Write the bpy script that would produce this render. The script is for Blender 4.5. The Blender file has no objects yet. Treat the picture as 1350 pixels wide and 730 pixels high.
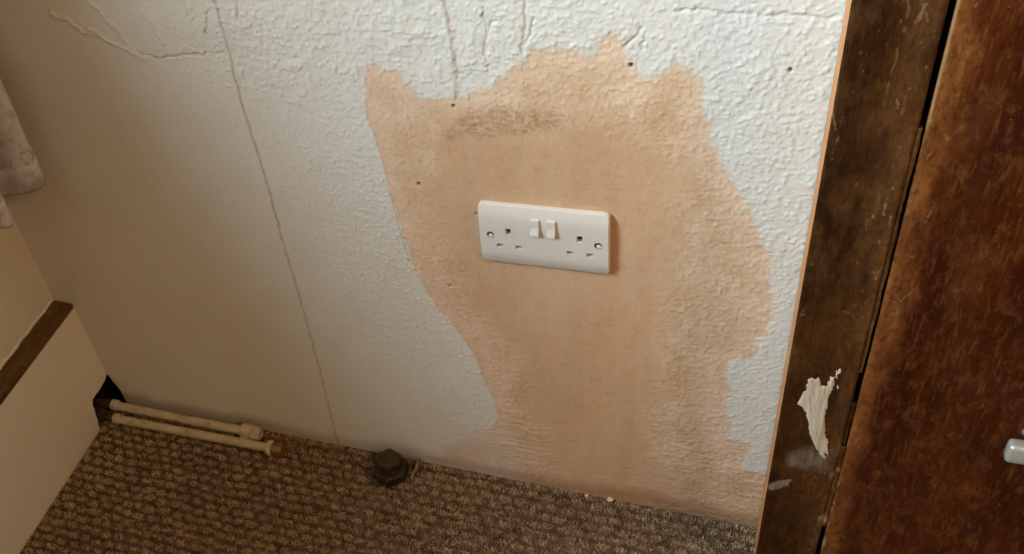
import bpy, bmesh, math, random
import numpy as np
from mathutils import Vector, Matrix

random.seed(7)
rng = np.random.default_rng(7)
sc = bpy.context.scene
C = sc.collection

# ------------------------------------------------------------------ camera
F_PX, YAW, PITCH, ROLL = 1362.12, 0.53848, 0.72606, -0.24363
cam_d = bpy.data.cameras.new('camera')
cam = bpy.data.objects.new('camera', cam_d)
C.objects.link(cam)
fw = Vector((-math.sin(YAW) * math.cos(PITCH), math.cos(YAW) * math.cos(PITCH), -math.sin(PITCH)))
ri = Vector((math.cos(YAW), math.sin(YAW), 0))
up = ri.cross(fw)
r2 = ri * math.cos(ROLL) + up * math.sin(ROLL)
u2 = up * math.cos(ROLL) - ri * math.sin(ROLL)
m = Matrix((r2, u2, -fw)).transposed().to_4x4()
m.translation = Vector((0.22785, -0.87632, 1.25174))
cam.matrix_world = m
cam_d.sensor_fit = 'HORIZONTAL'
cam_d.sensor_width = 36
cam_d.lens = F_PX / 1350 * 36
cam_d.shift_x = 245.99 / 1350
cam_d.shift_y = 10.4 / 1350
cam_d.clip_start = 0.01
sc.camera = cam

# ------------------------------------------------------------------ world, lights, exposure
sc.view_settings.view_transform = 'Standard'
sc.view_settings.look = 'None'
sc.view_settings.gamma = 1
sc.view_settings.exposure = 0.0
w = bpy.data.worlds.new('overcast_sky')
sc.world = w
w.use_nodes = True
bg = w.node_tree.nodes['Background']
bg.inputs[0].default_value = (0.71, 0.90, 1.0, 1)
bg.inputs[1].default_value = 37.5


def area(name, loc, target, sx, sy, power, col, portal=False):
    d = bpy.data.lights.new(name, 'AREA')
    d.shape = 'RECTANGLE'
    d.size, d.size_y = sx, sy
    d.energy = power
    d.color = col
    if portal:
        d.cycles.is_portal = True
    o = bpy.data.objects.new(name, d)
    C.objects.link(o)
    o.location = loc
    o.rotation_euler = (Vector(target) - Vector(loc)).to_track_quat('-Z', 'Y').to_euler()
    return o


# the room is lit by the overcast sky through its one window (the portal only guides the sampling of that opening)
area('window_portal', (-1.200, -1.165, 1.6975), (0, -1.165, 1.6975), 1.16, 1.18, 1, (1, 1, 1), portal=True)
# added warm fill light for the shaded side (made-up fitting is built below)
area('warm_fill_light', (1.80, -1.40, 2.26), (0.9, -1.0, 0), 0.42, 0.42, 24, (1.0, 0.61, 0.29))

# ------------------------------------------------------------------ helpers


def lin(r, g, b):
    f = lambda c: c / 12.92 if c <= 0.04045 else ((c + 0.055) / 1.055) ** 2.4
    return (f(r / 255), f(g / 255), f(b / 255), 1)


class NT:
    """small helper around a material's node tree"""
    def __init__(self, name, rough=0.6, spec=0.5):
        self.m = bpy.data.materials.new(name)
        self.m.use_nodes = True
        self.t = self.m.node_tree
        self.b = self.t.nodes['Principled BSDF']
        self.b.inputs['Roughness'].default_value = rough
        self.b.inputs['Specular IOR Level'].default_value = spec
        self.co = None

    def n(self, typ, **kw):
        nd = self.t.nodes.new(typ)
        for k, v in kw.items():
            setattr(nd, k, v)
        return nd

    def link(self, a, b):
        self.t.links.new(a, b)

    def coord(self, scale=(1, 1, 1)):
        if self.co is None:
            self.co = self.n('ShaderNodeTexCoord')
        mp = self.n('ShaderNodeMapping')
        mp.inputs['Scale'].default_value = scale
        self.link(self.co.outputs['Object'], mp.inputs['Vector'])
        return mp.outputs['Vector']

    def noise(self, scale, stretch=(1, 1, 1), detail=4, rough=0.55, lo=0.35, hi=0.65, dist=0.0):
        nd = self.n('ShaderNodeTexNoise')
        nd.inputs['Scale'].default_value = scale
        nd.inputs['Detail'].default_value = detail
        nd.inputs['Roughness'].default_value = rough
        nd.inputs['Distortion'].default_value = dist
        self.link(self.coord(stretch), nd.inputs['Vector'])
        mr = self.n('ShaderNodeMapRange')
        mr.inputs[1].default_value = lo
        mr.inputs[2].default_value = hi
        self.link(nd.outputs['Fac'], mr.inputs[0])
        return mr.outputs[0]

    def attr(self, name):
        a = self.n('ShaderNodeAttribute')
        a.attribute_name = name
        return a

    def mix(self, fac, a, b, mode='MIX'):
        mx = self.n('ShaderNodeMix', data_type='RGBA', blend_type=mode)
        for sock, v in ((mx.inputs[0], fac), (mx.inputs[6], a), (mx.inputs[7], b)):
            if hasattr(v, 'is_linked'):
                self.link(v, sock)
            else:
                sock.default_value = v
        return mx.outputs[2]

    def math(self, op, a, b=0.0):
        nd = self.n('ShaderNodeMath', operation=op)
        for sock, v in ((nd.inputs[0], a), (nd.inputs[1], b)):
            if hasattr(v, 'is_linked'):
                self.link(v, sock)
            else:
                sock.default_value = v
        return nd.outputs[0]

    def color(self, c):
        if hasattr(c, 'is_linked'):
            self.link(c, self.b.inputs['Base Color'])
        else:
            self.b.inputs['Base Color'].default_value = c
        return self

    def bump(self, h, dist=0.001, strength=1.0):
        bp = self.n('ShaderNodeBump')
        bp.inputs['Distance'].default_value = dist
        bp.inputs['Strength'].default_value = strength
        self.link(h, bp.inputs['Height'])
        self.link(bp.outputs[0], self.b.inputs['Normal'])
        return self

    def roughness(self, r):
        self.link(r, self.b.inputs['Roughness'])
        return self


def np_mesh(name, verts, quads, smooth=True, attrs=None, tris=False):
    k = 3 if tris else 4
    me = bpy.data.meshes.new(name)
    nv, nf = len(verts), len(quads)
    me.vertices.add(nv)
    me.vertices.foreach_set('co', np.asarray(verts, np.float32).ravel())
    me.loops.add(nf * k)
    me.loops.foreach_set('vertex_index', np.asarray(quads, np.int32).ravel())
    me.polygons.add(nf)
    me.polygons.foreach_set('loop_start', np.arange(0, nf * k, k, dtype=np.int32))
    me.polygons.foreach_set('use_smooth', np.full(nf, smooth))
    me.update(calc_edges=True)
    for an, col in (attrs or {}).items():
        a = me.color_attributes.new(an, 'FLOAT_COLOR', 'POINT')
        c = np.ones((nv, 4), np.float32)
        c[:, :col.shape[1]] = col
        a.data.foreach_set('color', c.ravel())
    return me


def link(name, me, mat=None, parent=None):
    o = bpy.data.objects.new(name, me)
    C.objects.link(o)
    for mm in (mat if isinstance(mat, (list, tuple)) else [mat]):
        if mm is not None:
            me.materials.append(mm)
    if parent is not None:
        o.parent = parent
        o.matrix_parent_inverse = Matrix.Translation(-parent.location)
    return o


def tag(o, label, cat, group=None, kind=None):
    o['label'] = label
    o['category'] = cat
    if group:
        o['group'] = group
    if kind:
        o['kind'] = kind
    return o


def empty(name, loc, label, cat, group=None):
    o = bpy.data.objects.new(name, None)
    C.objects.link(o)
    o.location = loc
    o.empty_display_size = 0.05
    return tag(o, label, cat, group)


def from_bm(name, bm, mat=None, parent=None, smooth=False):
    me = bpy.data.meshes.new(name)
    bmesh.ops.recalc_face_normals(bm, faces=bm.faces)
    bm.to_mesh(me)
    bm.free()
    if smooth:
        me.polygons.foreach_set('use_smooth', [True] * len(me.polygons))
    return link(name, me, mat, parent)


def add_box(bm, x0, x1, y0, y1, z0, z1, bevel=0.0, seg=2):
    r = bmesh.ops.create_cube(bm, size=1)
    vs = r['verts']
    for v in vs:
        v.co = Vector(((x0 + x1) / 2 + v.co.x * (x1 - x0), (y0 + y1) / 2 + v.co.y * (y1 - y0), (z0 + z1) / 2 + v.co.z * (z1 - z0)))
    if bevel:
        es = list({e for v in vs for e in v.link_edges})
        bmesh.ops.bevel(bm, geom=es, offset=bevel, segments=seg, affect='EDGES', profile=0.5)


def box(name, x0, x1, y0, y1, z0, z1, mat, parent=None, bevel=0.0):
    bm = bmesh.new()
    add_box(bm, x0, x1, y0, y1, z0, z1, bevel)
    return from_bm(name, bm, mat, parent)


def add_prism(bm, pts, axis, a0, a1):
    """extrude a 2D outline along axis: 'x' -> pts are (y,z); 'y' -> (x,z); 'z' -> (x,y)"""
    def P(p, a):
        return {'x': (a, p[0], p[1]), 'y': (p[0], a, p[1]), 'z': (p[0], p[1], a)}[axis]
    A = [bm.verts.new(P(p, a0)) for p in pts]
    B = [bm.verts.new(P(p, a1)) for p in pts]
    n = len(pts)
    bm.faces.new(A)
    bm.faces.new(B[::-1])
    for i in range(n):
        bm.faces.new((A[i], A[(i + 1) % n], B[(i + 1) % n], B[i]))


def add_lathe(bm, profile, origin, axis, seg=24, sides=None, rot=0.0):
    """profile = [(radius, distance along axis)]; sides overrides seg (6 = hexagonal)"""
    seg = sides or seg
    ax = Vector(axis).normalized()
    t = Vector((0, 0, 1)) if abs(ax.z) < 0.9 else Vector((1, 0, 0))
    u = ax.cross(t).normalized()
    v = ax.cross(u)
    rings = []
    for r, d in profile:
        rings.append([bm.verts.new(Vector(origin) + ax * d + (u * math.cos(rot + 2 * math.pi * k / seg) + v * math.sin(rot + 2 * math.pi * k / seg)) * r) for k in range(seg)])
    for a, b in zip(rings, rings[1:]):
        for k in range(seg):
            bm.faces.new((a[k], a[(k + 1) % seg], b[(k + 1) % seg], b[k]))
    bm.faces.new(rings[0])
    bm.faces.new(rings[-1][::-1])


_tab = rng.random((64, 512, 512)).astype(np.float32)


def vn(x, y, s, seed):
    """value noise in [-1, 1] with feature size s"""
    x = np.asarray(x) / s + 91.7 + seed * 17.3
    y = np.asarray(y) / s + 53.1 + seed * 7.9
    xi, yi = np.floor(x).astype(int), np.floor(y).astype(int)
    fx, fy = x - xi, y - yi
    fx, fy = fx * fx * fx * (fx * (fx * 6 - 15) + 10), fy * fy * fy * (fy * (fy * 6 - 15) + 10)
    T = _tab[seed % 64]
    g = lambda i, j: T[(xi + i) % 512, (yi + j) % 512]
    a = g(0, 0) * (1 - fx) + g(1, 0) * fx
    b = g(0, 1) * (1 - fx) + g(1, 1) * fx
    return 2 * (a * (1 - fy) + b * fy) - 1


def fbm(x, y, s, seed, o=4, k=0.5):
    r, a, t = 0, 1, 0
    for i in range(o):
        r = r + a * vn(x, y, s / 2 ** i, seed + i)
        t += a
        a *= k
    return r / t


def sdf(x, y, poly):
    """signed distance to a polygon, negative inside"""
    P = np.asarray(poly, np.float64)
    d = np.full(x.shape, 1e9)
    ins = np.zeros(x.shape, bool)
    for (ax, ay), (bx, by) in zip(P, np.roll(P, -1, 0)):
        ex, ey = bx - ax, by - ay
        wx, wy = x - ax, y - ay
        t = np.clip((wx * ex + wy * ey) / max(ex * ex + ey * ey, 1e-12), 0, 1)
        d = np.minimum(d, (wx - ex * t) ** 2 + (wy - ey * t) ** 2)
        c = ((ay > y) != (by > y)) & (x < (bx - ax) * (y - ay) / (by - ay + 1e-15) + ax)
        ins ^= c
    d = np.sqrt(d)
    return np.where(ins, -d, d)


def ldist(x, y, line):
    d = np.full(x.shape, 1e9)
    for (ax, ay), (bx, by) in zip(line, line[1:]):
        ex, ey = bx - ax, by - ay
        t = np.clip(((x - ax) * ex + (y - ay) * ey) / (ex * ex + ey * ey + 1e-12), 0, 1)
        d = np.minimum(d, (x - ax - ex * t) ** 2 + (y - ay - ey * t) ** 2)
    return np.sqrt(d)


def sstep(a, b, x):
    t = np.clip((x - a) / (b - a), 0, 1)
    return t * t * (3 - 2 * t)


def grid_faces(nx, ny):
    i = np.arange(nx * ny).reshape(nx, ny)
    return np.stack([i[:-1, :-1], i[1:, :-1], i[1:, 1:], i[:-1, 1:]], -1).reshape(-1, 4)


# ------------------------------------------------------------------ room shell
XL, XR, YF, ZC = -0.7864, 2.2, -2.8, 2.4
BX = -0.7523            # front face of the boxed skirting on the left wall
ZL = 0.2293             # its dusty top ledge

# ---- main wall: painted woodchip paper with a patch of bare plaster, as real relief
PATCH = [(-0.1789, 0.6857), (-0.1679, 0.6825), (-0.1636, 0.6772), (-0.141, 0.6802), (-0.1391, 0.6696), (-0.132, 0.653), (-0.1241, 0.6449), (-0.1108, 0.6501), (-0.0934, 0.6484), (-0.0731, 0.6507), (-0.0575, 0.6618), (-0.0424, 0.6723), (-0.0225, 0.6897), (-0.0126, 0.7032), (-0.001, 0.7097), (0.0257, 0.7125), (0.0499, 0.7085), (0.0607, 0.7123), (0.0629, 0.7238), (0.0734, 0.7339), (0.0839, 0.7222), (0.0871, 0.7101), (0.0929, 0.693), (0.1015, 0.6842), (0.1127, 0.6865), (0.1239, 0.694), (0.1333, 0.7024), (0.1462, 0.694), (0.1555, 0.6863), (0.1577, 0.6646), (0.1638, 0.6417), (0.1708, 0.6192), (0.1794, 0.5962), (0.1912, 0.5692), (0.2088, 0.5451), (0.2132, 0.5268), (0.2219, 0.5098), (0.2282, 0.4963), (0.2357, 0.4796), (0.2388, 0.4478), (0.2423, 0.3964), (0.2454, 0.3637), (0.2343, 0.348), (0.2336, 0.3253), (0.2087, 0.3056), (0.2062, 0.2826), (0.2123, 0.2528), (0.2173, 0.1669), (0.2455, 0.1661), (0.2406, 0.1418), (0.2376, 0.1125), (0.2476, 0.1109), (0.2646, 0.1115), (0.2842, 0.1093), (0.296, -0.0139), (0.0691, -0.0325), (-0.2166, -0.0171), (-0.1843, 0.0321), (-0.145, 0.0754), (-0.0905, 0.101), (-0.077, 0.1296), (-0.0813, 0.1739), (-0.0932, 0.215), (-0.1022, 0.2552), (-0.1159, 0.286), (-0.136, 0.3183), (-0.1532, 0.3583), (-0.1652, 0.4018), (-0.1703, 0.4408), (-0.1736, 0.4791), (-0.1789, 0.5153), (-0.182, 0.5505), (-0.1851, 0.5843), (-0.1875, 0.6033), (-0.1915, 0.6253), (-0.1889, 0.6524), (-0.1814, 0.6791)]
CORE = [(-0.1166, 0.5733), (-0.0581, 0.6037), (0.0073, 0.6168), (0.0688, 0.6236), (0.1208, 0.6094), (0.1372, 0.5634), (0.1333, 0.4697), (0.1289, 0.3639), (0.1153, 0.2272), (0.1278, 0.1084), (0.17, 0.011), (0.0266, -0.0203), (-0.0114, 0.1328), (-0.0363, 0.2488), (-0.0706, 0.3254), (-0.1089, 0.4339), (-0.1281, 0.5128)]
STAIN = [(-0.0991, 0.6152), (-0.0557, 0.6349), (-0.0151, 0.6433), (0.016, 0.6427), (0.0272, 0.6315), (-0.0086, 0.6156), (-0.0585, 0.5988), (-0.1006, 0.6002)]
SEAM = [(-0.3447, 0.803), (-0.3447, 0.763), (-0.3444, 0.7312), (-0.3449, 0.6884), (-0.3459, 0.6227), (-0.3428, 0.5522), (-0.3415, 0.494), (-0.342, 0.4384), (-0.341, 0.366), (-0.3392, 0.281), (-0.339, 0.1803), (-0.3413, 0.069), (-0.3427, -0.0252)]
SEAM2 = [(-0.089, 0.80), (-0.0883, 0.7676), (-0.0859, 0.7387), (-0.0843, 0.7088), (-0.0843, 0.6776), (-0.0869, 0.6517)]
SEAM3 = [(-0.1793, 0.5125), (-0.1753, 0.4607), (-0.17, 0.4061)]
CRACKS = [[(-0.464, 0.6862), (-0.4342, 0.6825), (-0.397, 0.6881), (-0.3562, 0.6928)], [(-0.007, 0.7666), (-0.0084, 0.741), (-0.0131, 0.7075)], [(-0.0001, 0.7453), (-0.0055, 0.7246), (-0.0114, 0.7118)], [(0.0997, 0.7379), (0.093, 0.7282), (0.0856, 0.7182)], [(0.1045, 0.7325), (0.1021, 0.7221), (0.1008, 0.7156)], [(-0.0498, 0.7562), (-0.0457, 0.7416), (-0.0493, 0.7145), (-0.0502, 0.6839)], [(-0.3557, 0.7447), (-0.3669, 0.7164)], [(-0.3168, 0.7573), (-0.3255, 0.7317)], [(-0.0381, 0.7418), (-0.0468, 0.7274)], [(0.13, 0.758), (0.19, 0.7565), (0.262, 0.7535)]]
RIDGES = [[(-0.5677, 0.7346), (-0.5322, 0.7158), (-0.495, 0.7021), (-0.464, 0.6862)], [(-0.5076, 0.7506), (-0.4855, 0.7271), (-0.4702, 0.698)], [(-0.43, 0.735), (-0.425, 0.705)]]
HOLES = [(-0.0776, 0.4931, .0016), (-0.1425, 0.53, .0022), (-0.1218, 0.3729, .0014), (0.2304, 0.7007, .0018), (-0.09, 0.640, .0018), (0.0915, 0.6985, .002)]

STEP = 0.00125
gx = np.concatenate([[-1.20, -0.90], np.arange(-0.80, 0.275, STEP), np.arange(0.29, XR + 0.05, 0.12)])
gz = np.concatenate([np.arange(-0.012, 0.81, STEP), np.arange(0.85, ZC + 0.05, 0.13)])
X, Z = np.meshgrid(gx, gz, indexing='ij')
jag = fbm(X, Z, 0.012, 1, 4) * 0.0065
left_edge = sstep(-0.03, -0.08, X) * sstep(0.66, 0.62, Z)            # crisp trowelled side
sd = sdf(X, Z, PATCH) + jag * (1 - 0.75 * left_edge) + (vn(X, Z, 0.0028, 9) * 0.0022 + vn(X, Z, 0.006, 10) * 0.0016) * (1 - 0.8 * left_edge)
soft = 0.0012 + 0.0034 * (1 - left_edge)
plaster = sstep(1, -1, sd / soft)
plaster *= 1 - 0.55 * (1 - left_edge) * sstep(-0.030, 0.0, sd) * sstep(0.25, 0.6, fbm(X, Z, 0.010, 14, 4))
lowleft = sstep(0.13, 0.06, Z) * sstep(-0.02, -0.08, X)
plaster = np.where(lowleft > 0, plaster * (1 - lowleft) + lowleft * plaster * sstep(0.0, -0.03, sd + fbm(X, Z * 2.5, 0.03, 15, 4) * 0.018) * 0.6, plaster)
sdc = sdf(X, Z, CORE) + fbm(X, Z, 0.04, 11, 4) * 0.018
core = sstep(0.026, -0.022, sdc)
stain = sstep(0.010, -0.006, sdf(X, Z, STAIN) + fbm(X, Z, 0.02, 21, 4) * 0.014)
d1 = ldist(X + fbm(X, Z, 0.01, 30, 2) * 0.0012, Z, SEAM)
seam = sstep(0.0024, 0.0006, d1)
seam2 = sstep(0.0030, 0.0008, ldist(X + fbm(X, Z, 0.008, 31, 2) * 0.0016, Z, SEAM2)) * 0.9
seam3 = sstep(0.002, 0.0006, ldist(X, Z, SEAM3)) * 0.35
crack = np.zeros_like(X)
for cl in CRACKS:
    crack = np.maximum(crack, sstep(0.0022, 0.0004, ldist(X + fbm(X, Z, 0.008, 33, 3) * 0.004, Z + fbm(X, Z, 0.008, 36, 3) * 0.004, cl)))
ridge = np.zeros_like(X)
for cl in RIDGES:
    ridge = np.maximum(ridge, sstep(0.006, 0.0, ldist(X + fbm(X, Z, 0.03, 34, 3) * 0.012, Z + fbm(X, Z, 0.02, 37, 4) * 0.014, cl)))
holes = np.zeros_like(X)
for hx, hz, hr in HOLES:
    holes = np.maximum(holes, sstep(hr * 1.3, hr * 0.6, np.hypot(X - hx, (Z - hz) * 0.8)))
# relief of the paint: woodchip bumps, calmer towards the left and the floor
calm = np.clip(0.42 + 0.75 * sstep(-0.50, -0.10, X) * (0.55 + 0.45 * sstep(0.1, 0.5, Z)) + 0.55 * sstep(0.58, 0.72, Z) * sstep(-0.52, -0.3, X), 0, 1.3)
bump1 = np.clip(vn(X, Z, 0.0052, 41) - 0.22, 0, 1) ** 1.2 * 0.00105
bump2 = np.clip(vn(X, Z, 0.0034, 42) - 0.15, 0, 1) * 0.00060


def splat(nb, seed, rmin, rmax, hmin, hmax, dens):
    """scatter small grains (woodchips, grit) over the dense part of the wall"""
    r_ = np.random.default_rng(seed)
    out = np.zeros_like(X)
    i0, j0 = 2, 0
    ni, nj = int((X[:, 0] < 0.275).sum()) - 2, int((Z[0] < 0.81).sum())
    for ci, cj, a_, b_, th, hh, keep_ in zip(r_.uniform(i0 + 5, i0 + ni - 6, nb), r_.uniform(5, nj - 6, nb), r_.uniform(rmin, rmax, nb), r_.uniform(rmin, rmax, nb), r_.uniform(0, math.pi, nb), r_.uniform(hmin, hmax, nb), r_.random(nb)):
        if keep_ > dens[int(ci), int(cj)]:
            continue
        p, q = int(ci), int(cj)
        k_ = 5
        di = (np.arange(p - k_, p + k_ + 1) - ci)[:, None] * STEP
        dj = (np.arange(q - k_, q + k_ + 1) - cj)[None, :] * STEP
        c_, s_ = math.cos(th), math.sin(th)
        e_ = ((di * c_ + dj * s_) / a_) ** 2 + ((-di * s_ + dj * c_) / b_) ** 2
        g_ = hh * np.exp(-e_ * 1.2)
        sl = out[p - k_:p + k_ + 1, q - k_:q + k_ + 1]
        np.maximum(sl, g_, out=sl)
    return out


grains = splat(26000, 201, 0.0010, 0.0028, 0.0002, 0.0010, np.clip(calm, 0, 1))
grit = splat(22000, 202, 0.0010, 0.0026, 0.0002, 0.0009, plaster * (1 - core * 0.93))
paint_h = (grains + (bump1 + bump2) * 0.6 + vn(X, Z, 0.0028, 43) * 0.00012) * calm + fbm(X, Z, 0.03, 44, 3) * 0.0006 * calm
peel = sstep(0.62, 0.68, Z) * sstep(0.05, -0.15, X) * sstep(-0.42, -0.30, X)
paint_h += peel * (np.abs(fbm(X, Z, 0.022, 46, 4)) * -0.0016 + np.clip(fbm(X, Z, 0.012, 48, 3), 0, 1) * 0.0012)
rough_p = (np.clip(vn(X, Z, 0.0050, 51) - 0.05, 0, 1) * 0.00095 + np.clip(vn(X, Z, 0.0034, 52), 0, 1) * 0.00055
           + fbm(X, Z, 0.02, 53, 3) * 0.0006)
leftband = sstep(-0.02, -0.10, X)
rough_p *= (1 - 0.45 * leftband)
streak = vn(X * 1.0, Z * 0.22, 0.008, 55) * 0.00010 + vn(X * 0.3, Z, 0.010, 56) * 0.00012
core_h = streak + fbm(X, Z, 0.03, 57, 3) * 0.0003 - 0.0004
pl_h = grit * (1 - core * 0.6) + rough_p * 0.6 * (1 - core) + core_h * core - 0.0007
# coarse drag marks in the plaster low down
drag = sstep(0.20, 0.10, Z)
pl_h += drag * np.clip(vn(X * 0.35 + Z * 0.2, Z, 0.0048, 58), 0, 1) * 0.0008 * (1 - core * 0.6)
Hh = paint_h * (1 - plaster) + pl_h * plaster
Hh += seam * 0.0005 + seam2 * 0.0006 - crack * 0.0014 + ridge * 0.0013 - holes * 0.0030 - seam3 * 0.0005
pocket = sstep(0.003, -0.003, sdf(X, Z, [(-0.86, 0.075), (-0.752, 0.060), (-0.7475, 0.046), (-0.7435, 0.030), (-0.7405, 0.012), (-0.739, -0.05), (-0.86, -0.05)]) + fbm(X, Z, 0.012, 16, 3) * 0.002)
Hh -= pocket * 0.030
dense = ((X > -0.802) & (X < 0.276) & (Z < 0.815)).astype(float)
Hh = Hh * dense
# masks for the material
wm = np.stack([plaster, core, stain, pocket], -1).reshape(-1, 4)
dirt_and_holes = np.maximum.reduce([seam * 0.5, seam2 * 0.5, crack * 0.25, seam3, holes * 1.3, pocket])
edge_pink = plaster * sstep(-0.045, -0.004, sdf(X, Z, PATCH) + fbm(X, Z, 0.03, 61, 3) * 0.015)
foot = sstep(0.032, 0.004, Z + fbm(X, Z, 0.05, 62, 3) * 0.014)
wm2 = np.stack([dirt_and_holes, edge_pink, foot], -1).reshape(-1, 3)
verts = np.stack([X, -Hh, Z], -1).reshape(-1, 3)
wall_me = np_mesh('wall_back', verts, grid_faces(len(gx), len(gz)), True, {'mask_a': wm, 'mask_b': wm2})

t = NT('painted_wall_and_plaster', 0.72, 0.25)
A, B = t.attr('mask_a'), t.attr('mask_b')
sa, sb = t.n('ShaderNodeSeparateColor'), t.n('ShaderNodeSeparateColor')
t.link(A.outputs['Color'], sa.inputs[0])
t.link(B.outputs['Color'], sb.inputs[0])
paint = t.mix(t.noise(7, detail=3), lin(226, 222, 212), lin(229, 227, 221))
paint = t.mix(t.math('MULTIPLY', t.noise(260, detail=2, lo=0.55, hi=0.75), 0.25), paint, lin(205, 196, 180))
core_c = t.mix(t.noise(16, (1, 1, 0.45), 5, 0.6), lin(214, 178, 144), lin(223, 190, 157))
core_c = t.mix(t.math('MULTIPLY', t.noise(6, (1.5, 1, 0.6), 4, 0.6, 0.42, 0.66), 0.75), core_c, lin(209, 165, 122))
core_c = t.mix(t.math('MULTIPLY', t.noise(5.3, (2.2, 1, 0.5), 3, 0.5, 0.50, 0.72), 0.6), core_c, lin(212, 180, 160))
core_c = t.mix(t.math('MULTIPLY', t.noise(11, (1.6, 1, 0.35), 4, 0.6, 0.45, 0.7), 0.5), core_c, lin(200, 162, 124))
rough_c = t.mix(t.noise(28, detail=5), lin(218, 184, 150), lin(230, 202, 172))
rough_c = t.mix(t.math('MULTIPLY', t.noise(150, detail=3, lo=0.5, hi=0.7), 0.42), rough_c, lin(192, 148, 106))
rough_c = t.mix(t.math('MULTIPLY', t.noise(320, detail=2, lo=0.60, hi=0.68), 0.5), rough_c, lin(235, 213, 188))
core_c = t.mix(t.math('MULTIPLY', t.noise(62, (1, 1, 1.9), 5, 0.7, 0.52, 0.74), 0.40), core_c, lin(178, 136, 98))
core_c = t.mix(t.math('MULTIPLY', t.noise(110, (1.8, 1, 0.5), 5, 0.7, 0.56, 0.74), 0.40), core_c, lin(232, 208, 182))
rough_c = t.mix(t.math('MULTIPLY', t.noise(15, (1.2, 1, 0.7), 5, 0.65, 0.46, 0.70), 0.6), rough_c, lin(196, 150, 106))
plas = t.mix(sa.outputs[1], rough_c, core_c)
plas = t.mix(t.math('MULTIPLY', sb.outputs[1], t.noise(22, detail=4, lo=0.30, hi=0.75)), plas, lin(242, 214, 188))
plas = t.mix(t.math('MULTIPLY', sa.outputs[2], t.noise(130, (1, 1, 1.6), 5, 0.7, 0.38, 0.76)), plas, lin(160, 114, 76))
plas = t.mix(t.math('MULTIPLY', sb.outputs[2], 0.45), plas, lin(160, 112, 72))
col = t.mix(sa.outputs[0], paint, plas)
col = t.mix(t.math('MULTIPLY', sb.outputs[0], t.noise(60, detail=3, lo=0.2, hi=0.55)), col, lin(150, 118, 86))
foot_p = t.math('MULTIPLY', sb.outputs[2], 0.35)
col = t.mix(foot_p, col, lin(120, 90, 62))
col = t.mix(A.outputs['Alpha'], col, lin(34, 24, 15))  # deep shade of the pocket, put into the wall colour
t.color(col)
hsum = t.math('ADD', t.noise(420, detail=3, lo=0.2, hi=0.8), t.math('MULTIPLY', t.noise(170, detail=3, lo=0.2, hi=0.8), 1.6))
t.bump(hsum, 0.00022, 0.8)
M_wall = t.m
wall_back = link('wall_back', wall_me, M_wall)
wall_back['kind'] = 'structure'
# dark box added behind the broken corner to keep sky light out
bm = bmesh.new()
for q in ((-1.0, -0.99, 0.0, 0.06, -0.06, 0.14), (-0.62, -0.61, 0.004, 0.06, -0.06, 0.14), (-1.0, -0.61, 0.05, 0.06, -0.06, 0.14), (-1.0, -0.61, 0.004, 0.06, 0.13, 0.14), (-1.0, -0.61, 0.0, 0.06, -0.06, -0.05)):
    add_box(bm, *q)
tb = NT('dark_cavity', 0.95, 0.1)
tb.color(tb.mix(tb.noise(60), lin(38, 27, 18), lin(60, 44, 30)))
from_bm('wall_cavity', bm, tb.m, wall_back)

# ---- other walls, ceiling, floor
t = NT('old_cream_paint', 0.55, 0.35)
c = t.mix(t.noise(6, detail=5), lin(222, 216, 202), lin(228, 223, 211))
c = t.mix(t.math('MULTIPLY', t.noise(90, detail=2, lo=0.68, hi=0.74), 0.22), c, lin(150, 130, 104))
t.color(c).bump(t.noise(55, detail=5, lo=0.2, hi=0.8), 0.0012, 0.5)
M_cream = t.m
t = NT('gloss_cream_paint', 0.33, 0.5)
c = t.mix(t.noise(5, detail=4), lin(230, 225, 212), lin(234, 230, 219))
c = t.mix(t.math('MULTIPLY', t.noise(40, detail=3, lo=0.68, hi=0.76), 0.18), c, lin(160, 136, 104))
t.color(c).bump(t.noise(24, detail=4, lo=0.2, hi=0.8), 0.0012, 0.35)
M_gloss = t.m
t = NT('dull_room_paint', 0.8, 0.2)
t.color(t.mix(t.noise(3), lin(104, 74, 48), lin(120, 88, 58)))
M_room = t.m
t = NT('ceiling_paint', 0.85, 0.2)
t.color(t.mix(t.noise(4), lin(176, 152, 122), lin(184, 160, 130)))
M_ceil = t.m

WY0, WY1, WZ0, WZ1, WD = -0.59, -1.74, 1.115, 2.28, 0.42     # window opening in the left wall
bm = bmesh.new()
add_box(bm, XL - WD, XL, WY0, 0.0, ZL - 0.004, ZC)
add_box(bm, XL - WD, XL, YF, WY1, ZL - 0.004, ZC)
add_box(bm, XL - WD, XL, WY1, WY0, ZL - 0.004, WZ0)
add_box(bm, XL - WD, XL, WY1, WY0, WZ1, ZC)
add_box(bm, XL - WD, XL - 0.10, YF, 0.0, -0.02, ZL - 0.004)
o = from_bm('wall_left', bm, M_cream)
o['kind'] = 'structure'
o = box('wall_right', XR, XR + 0.1, YF, 0.0, -0.02, ZC, M_room)
o['kind'] = 'structure'
o = box('wall_front', XL - WD, XR + 0.1, YF - 0.1, YF, -0.02, ZC, M_room)
o['kind'] = 'structure'
o = box('ceiling', XL - WD, XR + 0.1, YF - 0.1, 0.0, ZC, ZC + 0.08, M_ceil)
o['kind'] = 'structure'
t = NT('carpet_backing', 0.95, 0.1)
c = t.mix(t.noise(70, (1, 1.4, 1), 3), lin(80, 54, 32), lin(140, 108, 78))
t.color(c).bump(t.noise(160, detail=3), 0.003, 0.7)
o = box('floor', XL - WD, XR + 0.1, YF - 0.1, 0.0, -0.06, -0.0075, t.m)
o['kind'] = 'structure'

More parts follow.
